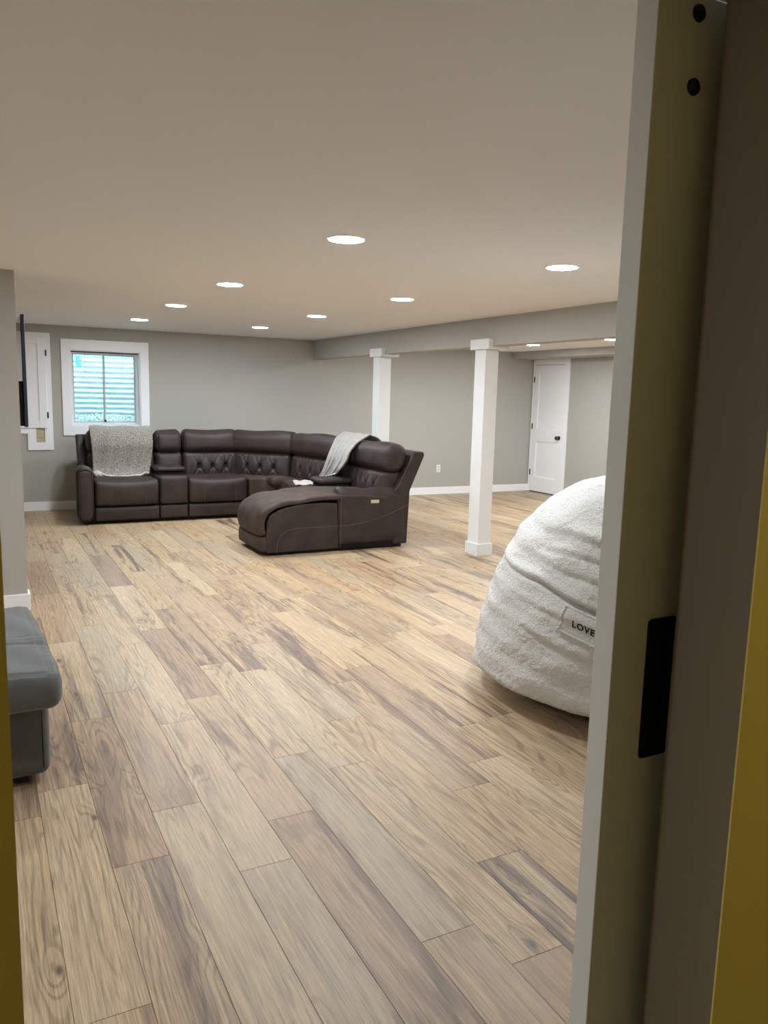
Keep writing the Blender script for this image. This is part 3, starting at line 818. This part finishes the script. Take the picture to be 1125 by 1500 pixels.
tag(th1, 'heathered gray knit throw hanging over the left seat back, in front of the window', 'blanket', 'throws on the sofa')
# cream hem rumpled on the seat
V = []; hem = []
for j in range(40):
    t_ = j/39; x = 1.15+.60*t_; bump = .035*math.exp(-((t_-.10)/.10)**2)+.028*math.exp(-((t_-.93)/.07)**2)
    hem.append((x, 8.79+.345-.04*math.sin(t_*3.1)+.010*math.sin(t_*21)+.06*math.exp(-((t_-.05)/.08)**2), .499+bump*.9-.006*math.sin(t_*3.14)+.003*math.sin(t_*27)))
V, Fc = tube(hem, .011, 8); obj('hem', V, Fc, M_HEM, th1, smooth=True)
P, Fc = pad((1.15, 9.12, .495), (1.27, 9.24, .555), .03, (10, 10, 6), (0, 0, .008)); 
P[:,2] -= (P[:,0]-1.15)*.25; P[:,2] += .006*np.sin(P[:,0]*90)
obj('hem_fold', P, Fc, M_HEM, th1, smooth=True)
# second throw, draped diagonally
LE = [(3.99, 8.05, .80), (3.95, 8.06, .94), (3.86, 8.08, 1.02), (3.74, 8.101, 1.045), (3.50, 7.80, .995), (3.40, 7.70, .90), (3.36, 7.70, .80), (3.37, 7.82, .665), (3.38, 7.99, .55), (3.33, 8.04, .497)]
RE = [(3.99, 7.50, .80), (3.95, 7.50, .94), (3.87, 7.50, 1.01), (3.76, 7.50, 1.045), (3.52, 7.28, .98), (3.39, 7.19, .89), (3.36, 7.20, .79), (3.35, 7.29, .712), (3.38, 7.48, .635), (3.33, 7.53, .612)]
Lp, Rp = smooth1(resample(LE, 60), 1), smooth1(resample(RE, 60), 1)
G = []
for i in range(60):
    row = []; f = i/59
    for j in range(30):
        t_ = j/29; P = Lp[i]*(1-t_)+Rp[i]*t_
        w_ = .009*math.sin(t_*11+f*5)+.006*math.sin(t_*25)
        edge = .018*math.exp(-((t_-.93)/.03)**2)
        row.append((P[0]-abs(w_)-.006-edge*.6, P[1], P[2]+w_*.3+edge*.3))
    G.append(row)
th2 = cloth('throw_blanket', G, M_THROW2, (3.5, 7.8, .5), .012)
tag(th2, 'pale gray throw draped diagonally over the sofa back beside the chaise', 'blanket', 'throws on the sofa')
hm = [(p[0]-.030, p[1]-.006, p[2]+.006) for p in Rp.tolist()][12:]
V, Fc = tube(hm, .007, 8); obj('hem', V, Fc, M_HEM, th2, smooth=True)
G = []
for i in range(10):
    G.append([(3.02+.30*j/11+.05*i/9*(1-j/11), 7.78+.22*i/9+.0*j, .492+.022*(i/9)**2+.006*math.sin(j*1.3)) for j in range(12)])
o = cloth('throw_corner', G, M_HEM, (3.5, 7.8, .5), .008); o.parent = th2; o.location = (0, 0, 0); o['label'] = 'cream corner of the throw lying on the seat'

# ================================================================== BEAN BAG
bc = dict(cx=2.9532, cy=2.8775, R=.8002, H=1.112, z0=.1377, a=2.8416, b=1.1043, c=2.5711, d=3.0963, lx=.0573, ly=-.2067)
def bprof(t_):
    t_ = np.asarray(t_, float)
    lo_ = np.clip(1-np.abs(1-t_/bc['z0'])**bc['a'], 0, 1)**(1/bc['b']); hi_ = np.clip(1-np.clip((t_-bc['z0'])/(1-bc['z0']), 0, 1)**bc['c'], 0, 1)**(1/bc['d'])
    return np.where(t_ < bc['z0'], lo_, hi_)
# (arc-length spaced profile)
tt = np.linspace(0, 1, 4000); rr_ = bprof(tt)*bc['R']; al = np.r_[0, np.cumsum(np.hypot(np.diff(rr_), np.diff(tt)*bc['H']))]
def folds(th, t_):
    """gentle wrinkles, mostly horizontal sags, on the side we look at"""
    th = np.asarray(th); f = np.zeros_like(th+t_)
    deg = np.degrees(th) % 360
    for (t0, slope, wd, dep, d0, ds) in ((.555, -.0024, .010, -.026, 190, 46), (.765, -.0006, .011, -.022, 200, 30), (.70, -.0010, .010, -.018, 205, 32),
                                         (.64, -.0018, .010, -.012, 200, 30), (.83, .0004, .010, -.012, 215, 24), (.47, -.002, .012, -.010, 185, 22), (.36, -.0022, .014, -.010, 188, 24), (.90, .0012, .012, -.014, 222, 18)):
        dd_ = deg-190
        line = t0+slope*np.where(dd_ > -8, dd_, -8+(dd_+8)*.3)+.005*np.sin(np.radians(deg)*9+t0*30)
        f = f+dep*np.exp(-((t_-line)/wd)**2)*np.exp(-((deg-d0-10)/ds)**2)
        f = f-dep*.55*np.exp(-((t_-line-.022)/(wd*1.6))**2)*np.exp(-((deg-d0-10)/ds)**2)
    f = f+.006*np.sin(th*7+t_*9)*np.sin(t_*6)+.003*np.sin(th*13-t_*23)+.0035*np.sin(th*3+t_*61)
    return f
def bag_pt(th, t_, off=0.0):
    r_ = bc['R']*bprof(t_); k = np.clip(t_/.12, 0, 1)*np.clip((1-t_)/.02, 0, 1)
    fo = folds(th, t_)*k+off
    # approximate normal in the profile plane
    e = 2e-3; dr = (bprof(np.clip(t_+e, 0, 1))-bprof(np.clip(t_-e, 0, 1)))*bc['R']; dz = 2*e*bc['H']
    ln = np.hypot(dr, dz)+1e-9; nr, nz_ = dz/ln, -dr/ln
    return np.stack([bc['cx']+bc['lx']*t_+(r_+fo*nr)*np.cos(th), bc['cy']+bc['ly']*t_+(r_+fo*nr)*np.sin(th), t_*bc['H']+fo*nz_+.004], -1)
NT, NS = 560, 300
s_ = np.linspace(0, al[-1], NS+1)[1:-1]; tv = np.interp(s_, al, tt)
TH, TT = np.meshgrid(np.linspace(0, 2*np.pi, NT, endpoint=False), tv)
rng = np.random.default_rng(5)
curl = rng.normal(size=(NS-1, NT)); curl = (curl+np.roll(curl, 1, 0)+np.roll(curl, 1, 1)+np.roll(curl, (1, 1), (0, 1)))/2*.0014
P = bag_pt(TH, TT, curl).reshape(-1, 3)
P[:,2] = np.maximum(P[:,2], .0015)
P = np.vstack([P, [[bc['cx'], bc['cy'], .0015]], [[bc['cx']+bc['lx'], bc['cy']+bc['ly'], bc['H']]]])
ns = NS-1
idx = np.arange(ns*NT).reshape(ns, NT); a_ = idx[:-1]; b2 = idx[1:]
quads = np.stack([a_, np.roll(a_, -1, 1), np.roll(b2, -1, 1), b2], -1).reshape(-1, 4)
Fc = quads.tolist()+[(len(P)-2, (i+1) % NT, i) for i in range(NT)]+[(len(P)-1, (ns-1)*NT+i, (ns-1)*NT+(i+1) % NT) for i in range(NT)]
bag = thing('bean_bag', (bc['cx'], bc['cy'], 0), 'huge white boucle bean bag chair with stitched name tag, behind the sliding door', 'bean bag')
obj('cover', P, Fc, M_BAG, bag, smooth=True)
# the sewn tag: follows the surface, top edge slopes with the seam above it
def tag_t(dg, q):   # q: 0 bottom .. 1 top
    top = .52-.0027*(dg-197.5); bot = .423-.0028*(dg-197.0); return bot*(1-q)+top*q
G = []; na, nb = 40, 14
for i in range(nb+1):
    for j in range(na+1):
        dg = 197.3+21.5*j/na; q = i/nb; e = min(j, na-j, (nb-i)*2.2, i*2.2)
        G.append(bag_pt(np.radians(dg), tag_t(dg, q), .010+.006*min(1, e/3)))
G = np.array(G)
Fc = [(i*(na+1)+j, i*(na+1)+j+1, (i+1)*(na+1)+j+1, (i+1)*(na+1)+j) for i in range(nb) for j in range(na)]
tg = obj('name_tag', G, Fc, M_BAG, bag, smooth=True, label='white stitched tag with black lettering'); sm = tg.modifiers.new('solid', 'SOLIDIFY'); sm.thickness = .010; sm.offset = -1
edge = [G[i*(na+1)] for i in range(nb+1)]+[G[nb*(na+1)+j] for j in range(na+1)]+[G[i*(na+1)+na] for i in range(nb, -1, -1)]+[G[j] for j in range(na, -1, -1)]
V, Fc = tube([tuple(e) for e in edge], .0085, 6); obj('tag_piping', V, Fc, M_BAG, tg, smooth=True)
# lettering, mesh made from a text curve and laid on the tag
cu = bpy.data.curves.new('lettering', 'FONT'); cu.body = 'LOVESAC'; cu.size = 1; cu.space_character = 1.12; cu.offset = .012; cu.resolution_u = 4
to = bpy.data.objects.new('tmp_text', cu); COL.objects.link(to); bpy.context.view_layer.update()
dg_ = bpy.context.evaluated_depsgraph_get(); me = bpy.data.meshes.new_from_object(to.evaluated_get(dg_)); bpy.data.objects.remove(to)
bm = bmesh.new(); bm.from_mesh(me); bmesh.ops.triangulate(bm, faces=bm.faces); bmesh.ops.subdivide_edges(bm, edges=bm.edges, cuts=1)
co = np.array([v.co[:] for v in bm.verts]); bm.verts.index_update(); fc = [[v.index for v in f.verts] for f in bm.faces]; bm.free()
wd = co[:,0].max()-co[:,0].min(); x_ = (co[:,0]-co[:,0].min())/wd; y_ = co[:,1]/max(1e-6, co[:,1].max())
V = [bag_pt(np.radians(201.4+13.6*x), tag_t(201.4+13.6*x, .36+.25*y), .0185) for x, y in zip(x_, y_)]
o = obj('lettering', np.array(V), fc, M_TAGTEXT, tg, label='black sewn capital letters'); sm = o.modifiers.new('solid', 'SOLIDIFY'); sm.thickness = .003; sm.offset = 0

# ================================================================== GRAY OTTOMAN at the left
t = thing('upholstered_ottoman', (-.35, 3.35, 0), 'gray microfiber ottoman with overhanging cushion, at the left edge', 'ottoman')
def ofn(P, T):
    P = P.copy(); yy = P[:,1]
    rgt = np.clip((T[:,0]-.6)/.4, 0, 1)
    P[:,0] += -.030*rgt*np.clip((yy-3.35)/.5, 0, 1)+.012*rgt*np.exp(-((yy-3.0)/.2)**2)
    P[:,2] += .012*np.clip(T[:,2], 0, 1)*np.exp(-((yy-3.0)/.25)**2)-.010*np.clip(T[:,2], 0, 1)*np.exp(-((yy-3.30)/.03)**2)
    for k in range(7):   # gathers
        y0 = 3.24+k*.022
        P[:,2] += -.004*np.clip(T[:,2], 0, 1)*np.exp(-((yy-y0-.02*np.sin(P[:,0]*6+k))/.006)**2)
    top = np.clip(T[:,2]*1.5, 0, 1)
    P[:,2] += .003*np.sin(P[:,0]*31+yy*17)*np.clip(T[:,2], 0, 1)
    for dd in (.034, .046):   # stitched double seam following the rim
        P[:,2] -= .005*top*np.exp(-((T[:,0]-(1-dd/.52))/.008)**2)*(yy > 2.90)
        P[:,2] -= .006*top*np.exp(-((yy-2.86-dd)/.005)**2)*(P[:,0] < .19)
    return P
P, Fc = pad((-.80, 2.86, .325), (.228, 3.93, .455), (.045, .06, .05), (110, 130, 8), (0, 0, .015), ofn)
cu_ = obj('seat_cushion', P, Fc, M_MICRO, t, smooth=True)
P, Fc = pad((-.76, 2.985, .035), (.196, 3.80, .325), (.045, .045, .02), (20, 20, 8), (.006, .006, 0)); obj('base', P, Fc, M_MICROD, t, smooth=True)
P = [(.17, 2.9835, z) for z in np.linspace(.07, .30, 6)]; V, Fc = tube(P, .002, 5); obj('seam', V, Fc, M_MATTEBLACK, t)
for x in (-.72, .08):
    for y in (3.03, 3.72): MB().box((x, y, 0), (x+.04, y+.05, .045), .004).build('leg', M_MATTEBLACK, t)

# ================================================================== TELEVISION, edge-on beside the stub wall
t = thing('television', (.32, 6.6, 1.19), 'large flat television seen edge-on at the left, beside the wall corner', 'television')
bevel_mod(MB().box((.308, 5.90, 1.188), (.330, 7.25, 1.945)).build('screen', M_TVEDGE, t), .003)
MB().box((.3055, 5.906, 1.50), (.3078, 7.244, 1.939)).build('back_panel', M_SCREENBACK, t)
bevel_mod(MB().box((.280, 5.93, 1.195), (.3078, 7.22, 1.50)).build('back_housing', M_MATTEBLACK, t), .004)
MB().box((.10, 5.6605, 1.25), (.20, 5.675, 1.50), .002).build('wall_plate', M_BLACK, t)
for z in (1.30, 1.42):
    V, Fc = tube([(.15, 5.67, z), (.12, 5.95, z), (.22, 6.35, z), (.279, 6.55, z)], .016, 8); obj('swivel_arm', V, Fc, M_BLACK, t)

# ================================================================== WHITE ACCESS CABINET on the back wall
t = thing('access_cabinet', (.58, YB, .72), 'white framed access panel with shaker door on the back wall, left of the window', 'cabinet')
mb = MB(); y0 = YB-.018
cx0, cx1 = -.20, .826
mb.box((.765, y0, .724), (cx1, YB, 2.086)); mb.box((cx0, y0, 2.035), (.765, YB, 2.086))
mb.box((cx0, y0, .918), (.640, YB, .990)); mb.box((.548, y0, .724), (.640, YB, .918)); mb.box((.640, y0, .724), (.765, YB, .815)); mb.box((.735, y0, .815), (.765, YB, .990)); 
bevel_mod(mb.build('face_frame', M_TRIM, t), .0015)
mb = MB(); yd = y0-.018; a, b_, c_, d_ = .30, .768, .985, 2.034; s = .085
mb.box((a, yd, c_), (a+s, y0, d_)); mb.box((b_-s, yd, c_), (b_, y0, d_)); mb.box((a+s, yd, c_), (b_-s, y0, c_+s)); mb.box((a+s, yd, d_-s), (b_-s, y0, d_))
dr_ = bevel_mod(mb.build('door', M_DOORW, t), .0015)
mb = MB(); a2_, b3_ = -.17, .297
mb.box((a2_, yd, c_), (a2_+s, y0, d_)); mb.box((b3_-s, yd, c_), (b3_, y0, d_)); mb.box((a2_+s, yd, c_), (b3_-s, y0, c_+s)); mb.box((a2_+s, yd, d_-s), (b3_-s, y0, d_))
d2_ = bevel_mod(mb.build('door', M_DOORW, t), .0015)
MB().box((a2_+s, yd+.011, c_+s), (b3_-s, y0, d_-s)).build('door_panel', M_DOORW, d2_)
MB().box((a+s, yd+.011, c_+s), (b_-s, y0, d_-s)).build('door_panel', M_DOORW, dr_)
for z in (1.855, 1.135): MB().box((b_-.002, yd-.007, z-.035), (b_+.014, y0-.0005, z+.035), .002).build('hinge', M_BLACK, t)
MB().box((.641, YB-.006, .816), (.734, YB-.0005, .984)).build('junction_plate', M_BEIGE, t)
MB().box((.66, YB-.012, .87), (.712, YB-.006, .93), .003).build('junction_socket', M_BEIGE, t)

# ---- wall outlet
t = thing('wall_outlet', (6.2, YB, .39), 'white duplex wall outlet low on the back wall, right of the sofa', 'outlet')
MB().box((6.165, YB-.006, .335), (6.235, YB, .447), .003).build('cover_plate', M_PLATE, t)
for z in (.368, .414): MB().box((6.184, YB-.009, z-.014), (6.216, YB-.006, z+.014), .004).build('socket', mat('socket_plastic', srgb(205, 205, 200), .5), t)
